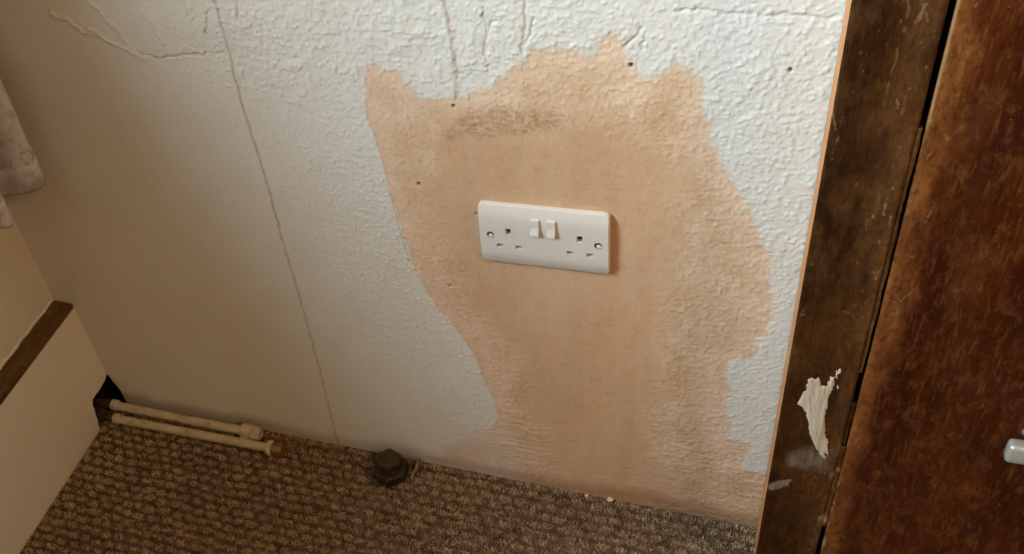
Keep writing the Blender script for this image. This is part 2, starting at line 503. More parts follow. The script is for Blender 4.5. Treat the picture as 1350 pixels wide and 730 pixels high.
# window frame (out of view; it is what shapes the daylight)
t = NT('white_window_paint', 0.4)
t.color(t.mix(t.noise(9), lin(226, 222, 212), lin(234, 230, 222)))
M_white = t.m
bm = bmesh.new()
fx0, fx1 = XL - WD + 0.0, XL - WD + 0.05
for y0, y1, z0, z1 in ((WY1, WY0, WZ0, WZ0 + .025), (WY1, WY0, WZ1 - .025, WZ1), (WY1, WY1 + .025, WZ0, WZ1), (WY0 - .025, WY0, WZ0, WZ1)):
    add_box(bm, fx0, fx1, y0, y1, z0, z1, 0.004, 1)
# dark lining boards added round the unseen reveal to cut bounced light
for y0, y1, z0, z1 in ((WY1, WY0, WZ0 - 0.0, WZ0 + 0.012), (WY1, WY0, WZ1 - 0.012, WZ1), (WY1, WY1 + 0.012, WZ0, WZ1), (WY0 - 0.012, WY0, WZ0, WZ1)):
    add_box(bm, fx1, XL + 0.006, y0, y1, z0, z1, 0.002, 1)
t = NT('low_bounce_lining', 0.5)
t.color(t.mix(t.noise(20, (0.3, 1, 1)), lin(58, 38, 22), lin(78, 52, 30)))
o = from_bm('window_1', bm, t.m)
o['kind'] = 'structure'

# ---- boxed skirting on the left wall, broken open round the pipes
prof = [(0.0, 0.060), (-0.008, 0.0555), (-0.019, 0.0545), (-0.031, 0.0535), (-0.043, 0.0545), (-0.050, 0.0535), (-0.0545, 0.046),
        (-0.0555, 0.036), (-0.0585, 0.024), (-0.0595, 0.014), (-0.063, 0.004), (-0.064, -0.0075), (YF, -0.0075), (YF, ZL - 0.009), (0.0, ZL - 0.009)]
bm = bmesh.new()
add_prism(bm, prof, 'x', BX - 0.016, BX)
bb = from_bm('baseboard_left', bm, M_gloss)
bb['kind'] = 'structure'
t = NT('dusty_bare_timber', 0.8, 0.2)
c = t.mix(t.noise(40, (3, 0.5, 1), 5, 0.65), lin(84, 60, 34), lin(112, 84, 50))
c = t.mix(t.math('MULTIPLY', t.noise(120, detail=4, lo=0.58, hi=0.7), 0.7), c, lin(62, 42, 24))
c = t.mix(t.math('MULTIPLY', t.noise(210, detail=2, lo=0.68, hi=0.73), 0.8), c, lin(190, 166, 130))
t.color(c).bump(t.noise(90, (3, 0.6, 1), 5), 0.0015, 0.8)
M_ledge = t.m
ny = 240
ys = np.concatenate([np.linspace(-0.0015, -0.40, ny), [-1.2, YF]])
rag = np.array([fbm(np.array([y]), np.array([0.3]), 0.02, 70, 3)[0] for y in ys]) * 0.0022
lv, lf = [], []
for k, y in enumerate(ys):
    for xx, zz in ((XL + 0.002 - abs(rag[k]) * 0.4, ZL - 0.010), (XL + 0.0025 + rag[k], ZL + 0.0005), (BX - 0.0012 + rag[k] * 0.15, ZL), (BX, ZL - 0.0015), (BX, ZL - 0.010)):
        lv.append((xx, y, zz))
for k in range(len(ys) - 1):
    for q in range(4):
        lf.append((k * 5 + q, k * 5 + q + 1, k * 5 + 5 + q + 1, k * 5 + 5 + q))
me = bpy.data.meshes.new('ledge')
me.from_pydata(lv, [], lf + [(0, 1, 2, 3, 4), tuple(range(len(lv) - 5, len(lv)))[::-1]])
ld = link('ledge', me, M_ledge, bb)
ld['label'] = 'dusty unpainted brown top ledge'
# lumpy paint bead where the wall's paint was cut in above the ledge
bv, bf = [], []
yb = np.linspace(-0.004, -0.40, 260)
for k, y in enumerate(yb):
    r = 0.0016 + 0.0016 * abs(fbm(np.array([y]), np.array([0.9]), 0.013, 75, 3)[0])
    zc = ZL + 0.002 + 0.004 * fbm(np.array([y]), np.array([0.1]), 0.03, 77, 2)[0]
    for q in range(6):
        a = 2 * math.pi * q / 6
        bv.append((XL + r * 0.9 * math.cos(a), y, zc + r * 2.0 * math.sin(a)))
for k in range(len(yb) - 1):
    for q in range(6):
        bf.append((k * 6 + q, k * 6 + (q + 1) % 6, k * 6 + 6 + (q + 1) % 6, k * 6 + 6 + q))
me = bpy.data.meshes.new('paint_bead')
me.from_pydata(bv, [], bf)
me.polygons.foreach_set('use_smooth', [True] * len(me.polygons))
pb = link('paint_bead', me, M_cream, bb)
# ------------------------------------------------------------------ carpet: looped tufts in staggered rows parallel to the wall
CX0, CX1, CY0, CY1 = BX + 0.001, 0.60, -0.46, -0.002
PX, PY = 0.0225, 0.0148
N = 330000
fx = rng.uniform(CX0, CX1, N)
fy = rng.uniform(CY0, CY1, N)
wob = fbm(fx, fy, 0.05, 80, 2) * 0.0035
row = np.floor((fy + wob) / PY)
v = (fy + wob) / PY - row
u = (fx + fbm(fx, fy, 0.04, 83, 2) * 0.006) / PX + np.where(row % 2 == 0, 0.0, 0.5)
cell = np.floor(u)
u = u - cell
hsh = lambda a, b, s: np.modf(np.abs(np.sin(a * 12.9898 + b * 78.233 + s) * 43758.5453))[0]
r1 = hsh(cell, row, 1.0)
du = (u - 0.5 + (r1 - .5) * .14) / (0.40 + 0.14 * hsh(cell, row, 5.0))
dv = (v - 0.5 + (hsh(cell, row, 8.0) - .5) * .22) / 0.40
rr = np.sqrt(np.abs(du) ** 2.4 + np.abs(dv) ** 2.4)
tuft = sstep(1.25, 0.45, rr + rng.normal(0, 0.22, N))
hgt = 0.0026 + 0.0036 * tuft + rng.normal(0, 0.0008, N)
keep = np.ones(N, bool)
keep &= np.hypot(fx + 0.243, fy + 0.034) > 0.024
keep &= ~((fx < -0.41) & (fy > -0.034) & (rng.random(N) < 0.6))
fx, fy, tuft, hgt, r1, dv = fx[keep], fy[keep], tuft[keep], hgt[keep], r1[keep], dv[keep]
n = len(fx)
ang = rng.uniform(0, math.pi, n)
wd = rng.uniform(0.00035, 0.00065, n)
lx, ly = rng.normal(0, 0.0016, n), rng.normal(0, 0.0016, n) - 0.0010
zb = -0.0078
cx_, sy_ = np.cos(ang) * wd, np.sin(ang) * wd
V = np.empty((n, 5, 3), np.float32)
mx, my = fx + lx * 0.35, fy + ly * 0.35
V[:, 0] = np.stack([fx - cx_, fy - sy_, np.full(n, zb)], -1)
V[:, 1] = np.stack([fx + cx_, fy + sy_, np.full(n, zb)], -1)
V[:, 2] = np.stack([mx + cx_, my + sy_, zb + hgt * 0.6], -1)
V[:, 3] = np.stack([mx - cx_, my - sy_, zb + hgt * 0.6], -1)
V[:, 4] = np.stack([np.minimum(fx + lx, CX1), np.minimum(fy + ly, -0.0008), zb + hgt], -1)
V[:, :, 0] = np.maximum(V[:, :, 0], BX + 0.0005)
i0 = np.arange(n)[:, None] * 5
tri = np.concatenate([i0 + [0, 1, 2], i0 + [0, 2, 3], i0 + [3, 2, 4]])
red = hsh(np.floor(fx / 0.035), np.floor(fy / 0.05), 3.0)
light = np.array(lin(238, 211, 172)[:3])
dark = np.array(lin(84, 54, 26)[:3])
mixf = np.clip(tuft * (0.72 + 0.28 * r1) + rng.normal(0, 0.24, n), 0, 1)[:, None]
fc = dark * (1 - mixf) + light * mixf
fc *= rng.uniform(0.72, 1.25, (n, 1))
# window light on the right side, put into the yarn as paler colour
window_lift = sstep(-0.30, 0.12, fx + fbm(fx, fy, 0.08, 86, 3) * 0.12) * rng.uniform(0.1, 0.75, n) * (0.35 + 0.65 * tuft)
fc = fc * (1 - window_lift[:, None] * 0.8) + np.array(lin(246, 232, 208)[:3]) * window_lift[:, None] * 0.8
fc[:, 1] *= 0.94 + 0.08 * red
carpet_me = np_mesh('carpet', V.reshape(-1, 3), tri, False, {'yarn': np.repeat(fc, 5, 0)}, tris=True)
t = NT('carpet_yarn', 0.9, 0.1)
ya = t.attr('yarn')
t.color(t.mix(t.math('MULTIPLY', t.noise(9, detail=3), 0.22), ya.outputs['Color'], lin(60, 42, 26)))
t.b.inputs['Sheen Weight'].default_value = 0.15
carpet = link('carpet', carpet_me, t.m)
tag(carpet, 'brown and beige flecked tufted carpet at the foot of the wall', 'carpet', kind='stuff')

# ------------------------------------------------------------------ double socket
sk = empty('electrical_socket', (0, 0, 0.4721), 'white double plug socket with two switches on the bare plaster patch', 'socket')
t = NT('white_moulded_plastic', 0.32, 0.5)
t.color(t.mix(t.noise(30), lin(226, 219, 212), lin(229, 223, 216)))
M_plastic = t.m
t = NT('socket_interior', 0.6)
t.color(t.mix(t.noise(200), lin(40, 30, 24), lin(62, 48, 38)))
M_inner = t.m
W2, H2, DP = 0.073, 0.043, 0.0098


def front_depth(x, z):
    """face plate bulges: flat in the middle, rolled back at top and bottom, small round at the sides"""
    az = abs(z) / H2
    d = DP - 0.0042 * max(0.0, (az - 0.52) / 0.48) ** 2.0
    return d


S = 0.4721
# openings: (x0,x1,z0,z1) relative to the socket centre, sockets at +-0.0375
holes_r = []
for s, cx in ((-1, -0.0392), (1, 0.0418)):
    holes_r.append((cx - 0.0033, cx + 0.0027, 0.0038, 0.0132))          # earth
    for dx in (-0.0112, 0.0112):
        holes_r.append((cx + dx - 0.0040, cx + dx + 0.0040, -0.0166, -0.0108))
screws = [(-0.0600, 0.0022), (0.0613, 0.0022)]
xs_ = sorted({round(v_, 5) for h in holes_r for v_ in h[:2]} | set(np.round(np.linspace(-W2, W2, 49), 5)))
zs_ = sorted({round(v_, 5) for h in holes_r for v_ in h[2:]} | set(np.round(np.linspace(-H2, H2, 27), 5)))


def dedupe(a, must, tol=0.0009):
    out = []
    for v_ in a:
        if out and v_ - out[-1] < tol:
            if v_ in must and out[-1] not in must:
                out[-1] = v_
            elif v_ in must:
                out.append(v_)
            continue
        out.append(v_)
    return out


xs_ = dedupe(xs_, {round(v_, 5) for h in holes_r for v_ in h[:2]} | {-W2, W2})
zs_ = dedupe(zs_, {round(v_, 5) for h in holes_r for v_ in h[2:]} | {-H2, H2})
bm = bmesh.new()
RC = 0.005


def rounded(x, z):
    """pull the corners in to radius RC"""
    ax, az = W2 - RC, H2 - RC
    if abs(x) > ax and abs(z) > az:
        dx, dz = (abs(x) - ax) / RC, (abs(z) - az) / RC
        mxx = max(dx, dz)
        l = math.hypot(dx, dz)
        k = mxx / l if l else 1
        return math.copysign(ax + dx * k * RC, x), math.copysign(az + dz * k * RC, z)
    return x, z


V_ = {}
for i, x in enumerate(xs_):
    for j, z in enumerate(zs_):
        X2, Z2 = rounded(x, z)
        V_[i, j] = bm.verts.new((X2, -front_depth(X2, Z2), S + Z2))
mid = lambda a, i: (a[i] + a[i + 1]) / 2
for i in range(len(xs_) - 1):
    for j in range(len(zs_) - 1):
        mx_, mz_ = mid(xs_, i), mid(zs_, j)
        if any(h[0] < mx_ < h[1] and h[2] < mz_ < h[3] for h in holes_r):
            continue
        bm.faces.new((V_[i, j], V_[i + 1, j], V_[i + 1, j + 1], V_[i, j + 1]))
# rim: bevelled edge then back to the wall
be = [e for e in bm.edges if len(e.link_faces) == 1]
outer = [e for e in be if all(abs(v_.co.x) > W2 - RC - 1e-4 or abs(v_.co.z - S) > H2 - RC - 1e-4 for v_ in e.verts)]
inner = [e for e in be if e not in outer]
r = bmesh.ops.extrude_edge_only(bm, edges=outer)
nv = [g for g in r['geom'] if isinstance(g, bmesh.types.BMVert)]
for v_ in nv:
    v_.co.x *= 1.0105
    v_.co.z = S + (v_.co.z - S) * 1.018
    v_.co.y += 0.0016
oe = [g for g in r['geom'] if isinstance(g, bmesh.types.BMEdge) and len(g.link_faces) == 1]
r = bmesh.ops.extrude_edge_only(bm, edges=oe)
for g in r['geom']:
    if isinstance(g, bmesh.types.BMVert):
        g.co.y = 0.0006
# walls of the pin openings
r = bmesh.ops.extrude_edge_only(bm, edges=inner)
for g in r['geom']:
    if isinstance(g, bmesh.types.BMVert):
        g.co.y += 0.0074
for v_ in bm.verts:
    v_.co.x *= 0.99
    v_.co.z = S + (v_.co.z - S) * 0.985
plate = from_bm('face_plate', bm, M_plastic, sk, True)
md = plate.modifiers.new('smooth', 'EDGE_SPLIT')
md.split_angle = math.radians(40)
# shutters at the bottom of the openings
for h in holes_r:
    box('shutter', h[0] - .0006, h[1] + .0006, -DP + 0.0068, -DP + 0.0080, S + h[2] - .0006, S + h[3] + .0006, M_inner if h[3] > 0 else M_plastic, sk)
for x, z in screws:
    bm = bmesh.new()
    yf = -front_depth(x, z) - 0.0001
    # dark disc painted for the recess's shade, screw head offset over it
    add_lathe(bm, [(0.0043, 0.0), (0.0043, 0.0001), (0.0036, 0.00025), (0.0036, 0.0003)], (x, yf + 0.0001, S + z), (0, -1, 0), 20)
    ring = from_bm('screw_recess_shade', bm, M_inner, sk, True)
    bm = bmesh.new()
    add_lathe(bm, [(0.0030, 0.0), (0.0030, 0.0006), (0.0022, 0.0010)], (x + .0010, yf, S + z - .0013), (0, -1, 0), 16)
    from_bm('screw', bm, M_plastic, sk, True)
# rocker switches: pressed at the top, bottom edge standing proud
for cx in (-0.0080, 0.0104):
    bm = bmesh.new()
    y0 = -DP
    pr = [(y0 + 0.002, 0.0185), (y0 - 0.0018, 0.0185), (y0 - 0.0022, 0.0180), (y0 - 0.0026, 0.0090), (y0 - 0.0056, 0.0008), (y0 - 0.0054, -0.0002), (y0 + 0.002, -0.0004)]
    add_prism(bm, [(p[0], S + 0.0105 + p[1] * 1.1) for p in pr], 'x', cx - 0.0048, cx + 0.0048)
    bmesh.ops.bevel(bm, geom=[e for e in bm.edges], offset=0.0004, segments=2, affect='EDGES')
    from_bm('rocker_switch', bm, M_plastic, sk)

# ------------------------------------------------------------------ capped heating pipes in the corner
t = NT('old_cream_pipe_paint', 0.5, 0.4)
c = t.mix(t.noise(40, detail=4), lin(182, 166, 138), lin(198, 184, 156))
c = t.mix(t.math('MULTIPLY', t.noise(70, (0.5, 1, 1), 5, 0.65, 0.52, 0.68), 0.7), c, lin(138, 110, 72))
t.color(c).bump(t.noise(120, detail=4), 0.0012, 0.7)
M_pipe = t.m
t = NT('tarnished_brass', 0.5, 0.5)
c = t.mix(t.noise(120, detail=4), lin(112, 82, 40), lin(150, 116, 62))
t.color(c).bump(t.noise(200, detail=3), 0.0008, 0.6)
t.b.inputs['Metallic'].default_value = 0.35
M_brass = t.m


t = NT('shaded_pipe_metal', 0.8, 0.2)  # shade inside the hole, put into the pipe's colour
t.color(t.mix(t.noise(90), lin(44, 32, 22), lin(74, 56, 40)))
M_shaded_pipe = t.m


def pipe(p0, p1, label, R=0.0078, stub=0.058):
    root = empty('heating_pipe', p0, label, 'pipe', 'capped pipes in the corner')
    a, b = Vector(p0), Vector(p1)
    d = (b - a).normalized()
    L = (b - a).length
    bm = bmesh.new()
    prof = []
    for k in range(61):
        s = L * k / 60
        prof.append((R * (1 + 0.03 * math.sin(k * 1.7) * math.sin(k * .6)), s))
    add_lathe(bm, prof, a, d, 20)
    for v_ in bm.verts:
        v_.co.z -= 0.0012 * math.sin(max(0.0, (v_.co - a).dot(d)) / L * math.pi)
    from_bm('tube', bm, M_pipe, root, True)
    bm = bmesh.new()
    add_lathe(bm, [(R * 1.035, 0.0), (R * 1.04, stub * 0.5), (R * 1.035, stub)], a, d, 20)
    from_bm('shaded_pipe_end', bm, M_shaded_pipe, root, True)['label'] = 'pipe end darkened for the shade inside the hole'
    return root, a, b, d, L


root, a, b, d, L = pipe((-0.800, -0.0225, 0.0115), (-0.476, -0.0225, 0.0120), 'upper cream painted pipe nearest the wall, ending in a large hexagonal capped nut')
bm = bmesh.new()
add_lathe(bm, [(0.0082, 0), (0.0100, 0.0015), (0.0104, 0.004), (0.0092, 0.006), (0.0098, 0.009), (0.0094, 0.012), (0.0080, 0.0135)], a + d * 0.054, d, 20)
from_bm('collar', bm, M_pipe, root, True)
bm = bmesh.new()
add_lathe(bm, [(0.0122, 0), (0.0156, 0.002), (0.0156, 0.0160), (0.0132, 0.0185)], b - d * 0.0210, d, sides=6, rot=0.35)
bmesh.ops.bevel(bm, geom=list(bm.edges), offset=0.0012, segments=2, affect='EDGES')
from_bm('hexagonal_nut', bm, M_pipe, root)
bm = bmesh.new()
add_lathe(bm, [(0.0112, 0), (0.0120, 0.0012), (0.0120, 0.0130), (0.0100, 0.0160)], b - d * 0.004, d, sides=6, rot=0.0)
bmesh.ops.bevel(bm, geom=list(bm.edges), offset=0.0010, segments=2, affect='EDGES')
from_bm('end_cap', bm, M_pipe, root)

root, a, b, d, L = pipe((-0.800, -0.0470, 0.0085), (-0.436, -0.0425, 0.0090), 'lower cream painted pipe farther from the wall, ending in a bare brass cap', 0.0074, 0.076)
bm = bmesh.new()
add_lathe(bm, [(0.0078, 0), (0.0094, 0.0015), (0.0098, 0.004), (0.0088, 0.006), (0.0092, 0.009), (0.0088, 0.012), (0.0076, 0.0135)], a + d * 0.071, d, 20)
from_bm('collar', bm, M_pipe, root, True)
bm = bmesh.new()
add_lathe(bm, [(0.0085, 0), (0.0122, 0.0012), (0.0128, 0.004), (0.0128, 0.0075), (0.0116, 0.0100)], b - d * 0.0090, d, 20)
from_bm('flange', bm, M_pipe, root, True)
bm = bmesh.new()
add_lathe(bm, [(0.0112, 0), (0.0116, 0.0012), (0.0114, 0.0150), (0.0096, 0.0185)], b - d * 0.0005, d, sides=6, rot=0.5)
bmesh.ops.bevel(bm, geom=list(bm.edges), offset=0.0012, segments=2, affect='EDGES')
cap = from_bm('end_cap', bm, M_brass, root)
cap['label'] = 'bare tarnished brass cap'

# ------------------------------------------------------------------ blanked-off fitting rising through the carpet
vx, vy = -0.243, -0.0335
fit_ = empty('blanking_plug', (vx, vy, -0.0075), 'dark hexagonal pipe plug rising from the carpet against the wall', 'plug')
t = NT('dark_bronze', 0.38, 0.5)
c = t.mix(t.noise(90, detail=4), lin(44, 33, 15), lin(66, 52, 26))
t.color(c).bump(t.noise(160, detail=3), 0.0006, 0.5)
t.b.inputs['Metallic'].default_value = 0.3
M_bronze = t.m
bm = bmesh.new()
add_lathe(bm, [(0.0275, 0), (0.0285, 0.001), (0.0285, 0.0150), (0.0262, 0.0175)], (vx, vy, -0.0035), (0, 0, 1), sides=6, rot=0.12)
bmesh.ops.bevel(bm, geom=list(bm.edges), offset=0.0008, segments=2, affect='EDGES')
from_bm('lower_nut', bm, M_bronze, fit_)
bm = bmesh.new()
add_lathe(bm, [(0.0180, 0), (0.0180, 0.004)], (vx, vy, 0.0135), (0, 0, 1), 28)
from_bm('neck', bm, M_bronze, fit_, True)
bm = bmesh.new()
add_lathe(bm, [(0.0195, 0), (0.0205, 0.0008), (0.0205, 0.0115), (0.0188, 0.0140), (0.010, 0.0158), (0.002, 0.0162)], (vx, vy, 0.0175), (0, 0, 1), sides=6, rot=0.20)
bmesh.ops.bevel(bm, geom=list(bm.edges), offset=0.0008, segments=2, affect='EDGES')
from_bm('plug_cap', bm, M_bronze, fit_)

# torn paper sliver standing by the plug
t = NT('plaster_scrap', 0.9, 0.1)
t.color(t.mix(t.noise(150), lin(112, 90, 66), lin(158, 136, 108))).bump(t.noise(300), 0.001, 0.6)
M_scrap = t.m
bm = bmesh.new()
pts = [(-0.2085, -0.0395, 0.001), (-0.2075, -0.0335, 0.004), (-0.2082, -0.026, 0.003), (-0.2065, -0.018, 0.005), (-0.2072, -0.010, 0.003), (-0.2060, -0.004, 0.006)]
ringv = []
for k, (x, y, z) in enumerate(pts):
    h = 0.004 + 0.0022 * math.sin(k * 2.1)
    wv = 0.0016 + 0.0008 * math.cos(k * 1.7)
    ringv.append([bm.verts.new((x - wv, y, -0.006)), bm.verts.new((x - wv * .7, y, z + h * .4)), bm.verts.new((x + wv * .8, y, z + h * .3)), bm.verts.new((x + wv * 1.3, y, -0.006))])
for p, q in zip(ringv, ringv[1:]):
    for k in range(4):
        bm.faces.new((p[k], p[(k + 1) % 4], q[(k + 1) % 4], q[k]))
bm.faces.new(ringv[0])
bm.faces.new(ringv[-1][::-1])
bmesh.ops.subdivide_edges(bm, edges=list(bm.edges), cuts=2, use_grid_fill=True, smooth=0.3)
for v_ in bm.verts:
    v_.co += Vector((random.uniform(-1, 1), random.uniform(-1, 1), random.uniform(-1, 1))) * 0.0005
scrap = from_bm('plaster_sliver', bm, M_scrap, None, True)
tag(scrap, 'thin crusty tan sliver standing on edge beside the dark hexagonal plug', 'debris')

# crumbs on the carpet edge
t = NT('plaster_crumb', 0.85, 0.2)
t.color(t.mix(t.noise(400), lin(222, 176, 132), lin(232, 206, 172)))
M_crumb = t.m
for x, y, z, s, lab in ((0.0755, -0.0065, 0.0010, 0.0042, 'orange tan plaster crumb lying on the carpet edge below the socket, larger of two'),
                        (0.0425, -0.0075, 0.0000, 0.0026, 'tiny pale plaster crumb lying on the carpet edge, left of the larger crumb'),
                        (-0.1280, -0.1150, -0.0015, 0.0015, 'tiny pale speck lying out on the brown carpet, away from the wall')):
    bm = bmesh.new()
    bmesh.ops.create_icosphere(bm, subdivisions=2, radius=s)
    for v_ in bm.verts:
        v_.co *= 1 + 0.22 * math.sin(v_.co.x * 2100 + 1) * math.cos(v_.co.y * 1700) + random.uniform(-.1, .1)
        v_.co.z *= 0.7
        v_.co += Vector((x, y, z))
    tag(from_bm('plaster_crumb', bm, M_crumb, None, False), lab, 'crumb', 'plaster crumbs on the carpet')

# ------------------------------------------------------------------ curtain in the corner
cur = empty('curtain', (-0.70, -0.14, 0.49), 'grey mauve patterned curtain hanging in folds in the left corner', 'curtain')
t = NT('floral_curtain_cloth', 0.9, 0.15)
c = t.mix(t.noise(26, detail=4, lo=0.42, hi=0.6, dist=1.2), lin(204, 200, 200), lin(168, 162, 164))
c = t.mix(t.math('MULTIPLY', t.noise(42, detail=3, lo=0.55, hi=0.66, dist=1.5), 0.6), c, lin(132, 112, 108))
c = t.mix(t.math('MULTIPLY', t.noise(600, detail=2), 0.2), c, lin(200, 190, 176))
t.color(c).bump(t.noise(700, detail=2), 0.0005, 0.5)
M_cloth = t.m
ycs = np.linspace(-0.012, -0.268, 150)
zcs = np.concatenate([np.linspace(0, 0.03, 8), np.linspace(0.04, 0.30, 20), np.linspace(0.36, 1.79, 26)])


def curtain_x(y, z):
    ph = (y + 0.052) / 0.0715
    k = 1.0
    fold = math.cos(2 * math.pi * ph)
    fold = math.copysign(abs(fold) ** 0.55, fold)
    amp = 0.034 + 0.004 * math.sin(ph * 2.3)
    return -0.679 + amp * fold - 0.012 * z + 0.004 * math.sin(z * 9 + ph)


def hem_z(y):
    ph = (y + 0.052) / 0.0715
    return 0.508 + 0.012 * sstep(-0.09, -0.05, y) + 0.006 * math.sin(2 * math.pi * ph * 0.5) - 0.004 * math.cos(2 * math.pi * ph)


def cloth(y0, y1, inset, zlo, zhi, name):
    ya = [y for y in ycs if y1 <= y <= y0]
    za = [z for z in zcs if zlo <= z <= zhi]
    vv = np.array([[(curtain_x(y, z) + inset + (0.0 if z > 0.004 else -0.0012), y, hem_z(y) + z) for z in za] for y in ya])
    me_ = np_mesh(name, vv.reshape(-1, 3), grid_faces(len(ya), len(za)), True)
    o_ = link(name, me_, M_cloth, cur)
    sm = o_.modifiers.new('thickness', 'SOLIDIFY')
    sm.thickness = 0.0022
    sm.offset = 0
    return o_


cloth(0, -1, 0.0, 0, 2, 'cloth')
cloth(0, -1, 0.0013, 0, 0.042, 'hem')

# curtain pole out of frame
t = NT('pole_wood', 0.5)
t.color(t.mix(t.noise(30, (4, 0.4, 1)), lin(96, 62, 34), lin(120, 80, 46)))
bm = bmesh.new()
add_lathe(bm, [(0.004, -0.03), (0.018, -0.02), (0.018, 0), (0.0125, 0.002), (0.0125, 1.85), (0.018, 1.852), (0.018, 1.872), (0.004, 1.882)], (-0.695, -0.035, 2.335), (0, -1, 0), 16)
from_bm('curtain_pole', bm, t.m, cur, True)
# ------------------------------------------------------------------ dark wooden cupboard front at the right
XS, GX, FY = 0.2654, 0.3336, -0.1001
cb = empty('cupboard', (0.55, -0.05, 0.0), 'worn dark brown wooden cupboard with a cracked door joint, right of the wall', 'cupboard')
t = NT('raw_orange_wood', 0.6, 0.3)
c = t.mix(t.noise(30, (2, 2, 0.12), 5), lin(190, 128, 80), lin(212, 150, 98))
c = t.mix(t.math('MULTIPLY', t.noise(60, (1, 1, 0.4), 4, 0.6, 0.58, 0.7), 0.6), c, lin(140, 86, 46))
t.color(c)
M_raw = t.m


def wood(name, base, worn, deep, streak, rough):
    """varnished timber: vertical grain, worn lighter areas, scratches; masks in attribute 'wear' (R worn, G grey film, B scrape)"""
    t = NT(name, rough, 0.18)
    wa = t.n('ShaderNodeSeparateColor')
    t.link(t.attr('wear').outputs['Color'], wa.inputs[0])
    g = t.noise(42, (1.6, 1.6, 0.10), 6, 0.62, 0.30, 0.70, 0.4)
    c = t.mix(g, deep, base)
    c = t.mix(t.math('MULTIPLY', t.noise(13, (1.2, 1.2, 0.35), 5, 0.6, 0.42, 0.68), 0.75), c, streak)
    c = t.mix(t.math('MULTIPLY', wa.outputs[0], t.noise(55, (1.3, 1.3, 0.28), 5, 0.65, 0.25, 0.7)), c, worn)
    c = t.mix(t.math('MULTIPLY', t.noise(85, (1, 1, 0.55), 5, 0.7, 0.50, 0.72), 0.30), c, worn)
    c = t.mix(t.math('MULTIPLY', t.noise(230, (1, 1, 0.5), 4, 0.7, 0.46, 0.66), 0.55), c, deep)
    c = t.mix(t.math('MULTIPLY', t.noise(520, (1, 1, 0.6), 3, 0.6, 0.66, 0.74), 0.6), c, lin(150, 112, 72))
    c = t.mix(t.math('MULTIPLY', t.noise(340, (1, 1, 0.12), 3, 0.6, 0.55, 0.75), 0.30), c, worn)
    c = t.mix(t.math('MULTIPLY', wa.outputs[1], t.noise(120, (2, 2, 0.2), 4, 0.6, 0.25, 0.65)), c, lin(150, 136, 122))
    c = t.mix(wa.outputs[2], c, lin(176, 142, 98))
    t.color(c)
    t.bump(t.math('ADD', t.noise(120, (1, 1, 0.12), 4), t.noise(60, (1, 1, 0.6), 4)), 0.0007, 0.5)
    r_ = t.n('ShaderNodeMapRange')
    r_.inputs[3].default_value = rough - 0.10
    r_.inputs[4].default_value = rough + 0.18
    t.link(t.noise(30, (1, 1, 0.4), 4), r_.inputs[0])
    t.roughness(r_.outputs[0])
    return t.m


M_stile = wood('dark_varnished_stile', lin(62, 33, 10), lin(110, 73, 38), lin(31, 13, 3), lin(88, 53, 22), 0.44)
M_door = wood('red_brown_door', lin(70, 25, 5), lin(150, 92, 46), lin(42, 12, 2), lin(92, 46, 14), 0.45)
M_film = M_stile


def scratches(Xa, Za, n, x0, x1, z0, z1, seed, lmax=0.02):
    r_ = np.random.default_rng(seed)
    out = np.zeros_like(Xa)
    for _ in range(n):
        cx, cz = r_.uniform(x0, x1), r_.uniform(z0, z1)
        ln = 0.0015 + lmax * r_.random() ** 3
        sl = r_.normal(0, 0.25)
        seg_ = [(cx, cz), (cx + sl * ln * .5 + r_.normal(0, .0005), cz + ln * .5), (cx + sl * ln, cz + ln)]
        m_ = (np.abs(Xa - cx) < 0.02) & (np.abs(Za - cz) < 0.03)
        if m_.any():
            d_ = ldist(Xa[m_], Za[m_], seg_)
            out[m_] = np.maximum(out[m_], sstep(0.0009, 0.0001, d_ + vn(Xa[m_], Za[m_], 0.0018, seed % 60) * 0.0008) * r_.uniform(.2, .8))
    return out


GREY = [(0.2772, 0.2715), (0.2815, 0.2893), (0.2999, 0.3028), (0.3081, 0.2973), (0.3183, 0.3003), (0.3219, 0.2798), (0.3157, 0.2612), (0.3071, 0.2685), (0.2968, 0.2636), (0.2814, 0.2616)]
MARK = [(0.2661, 0.2221), (0.2687, 0.2288), (0.2867, 0.2416), (0.2889, 0.2389), (0.2849, 0.2283), (0.2732, 0.2162), (0.2674, 0.2154)]


def panel(name, gx_, gz_, fr, wear_fn, relief, mats, depth, side_mat=0):
    """front grid with relief at y=fr, closed with sides and a back at y=fr+depth"""
    Xa, Za = np.meshgrid(gx_, gz_, indexing='ij')
    h = relief(Xa, Za)
    vv = np.stack([Xa, fr - h, Za], -1)
    nx, nz = len(gx_), len(gz_)
    f = grid_faces(nx, nz)
    base = nx * nz
    idx = np.arange(base).reshape(nx, nz)
    loop = np.concatenate([idx[:, 0], idx[-1, 1:], idx[-2::-1, -1], idx[0, -2:0:-1]])
    bk = vv.reshape(-1, 3)[loop].copy()
    bk[:, 1] = fr + depth
    k = len(loop)
    q = np.arange(k)
    sides = np.stack([loop, base + q, base + (q + 1) % k, loop[(q + 1) % k]], -1)
    V4 = np.concatenate([vv.reshape(-1, 3), bk])
    wv = np.concatenate([wear_fn(Xa, Za).reshape(-1, 3), np.zeros((k, 3))])
    me_ = np_mesh(name, V4, np.concatenate([f, sides]), True, {'wear': wv})
    mi = np.zeros(len(me_.polygons), np.int32)
    sm = np.ones(len(me_.polygons), bool)
    cx = V4[loop][:, 0]
    left = (np.abs(cx - gx_[0]) < 1e-6) & (np.abs(cx[(q + 1) % k] - gx_[0]) < 1e-6)
    mi[len(f):][left] = side_mat
    sm[len(f):] = False
    o_ = link(name, me_, mats, cb)
    me_.polygons.foreach_set('material_index', mi)
    me_.polygons.foreach_set('use_smooth', sm)
    return o_


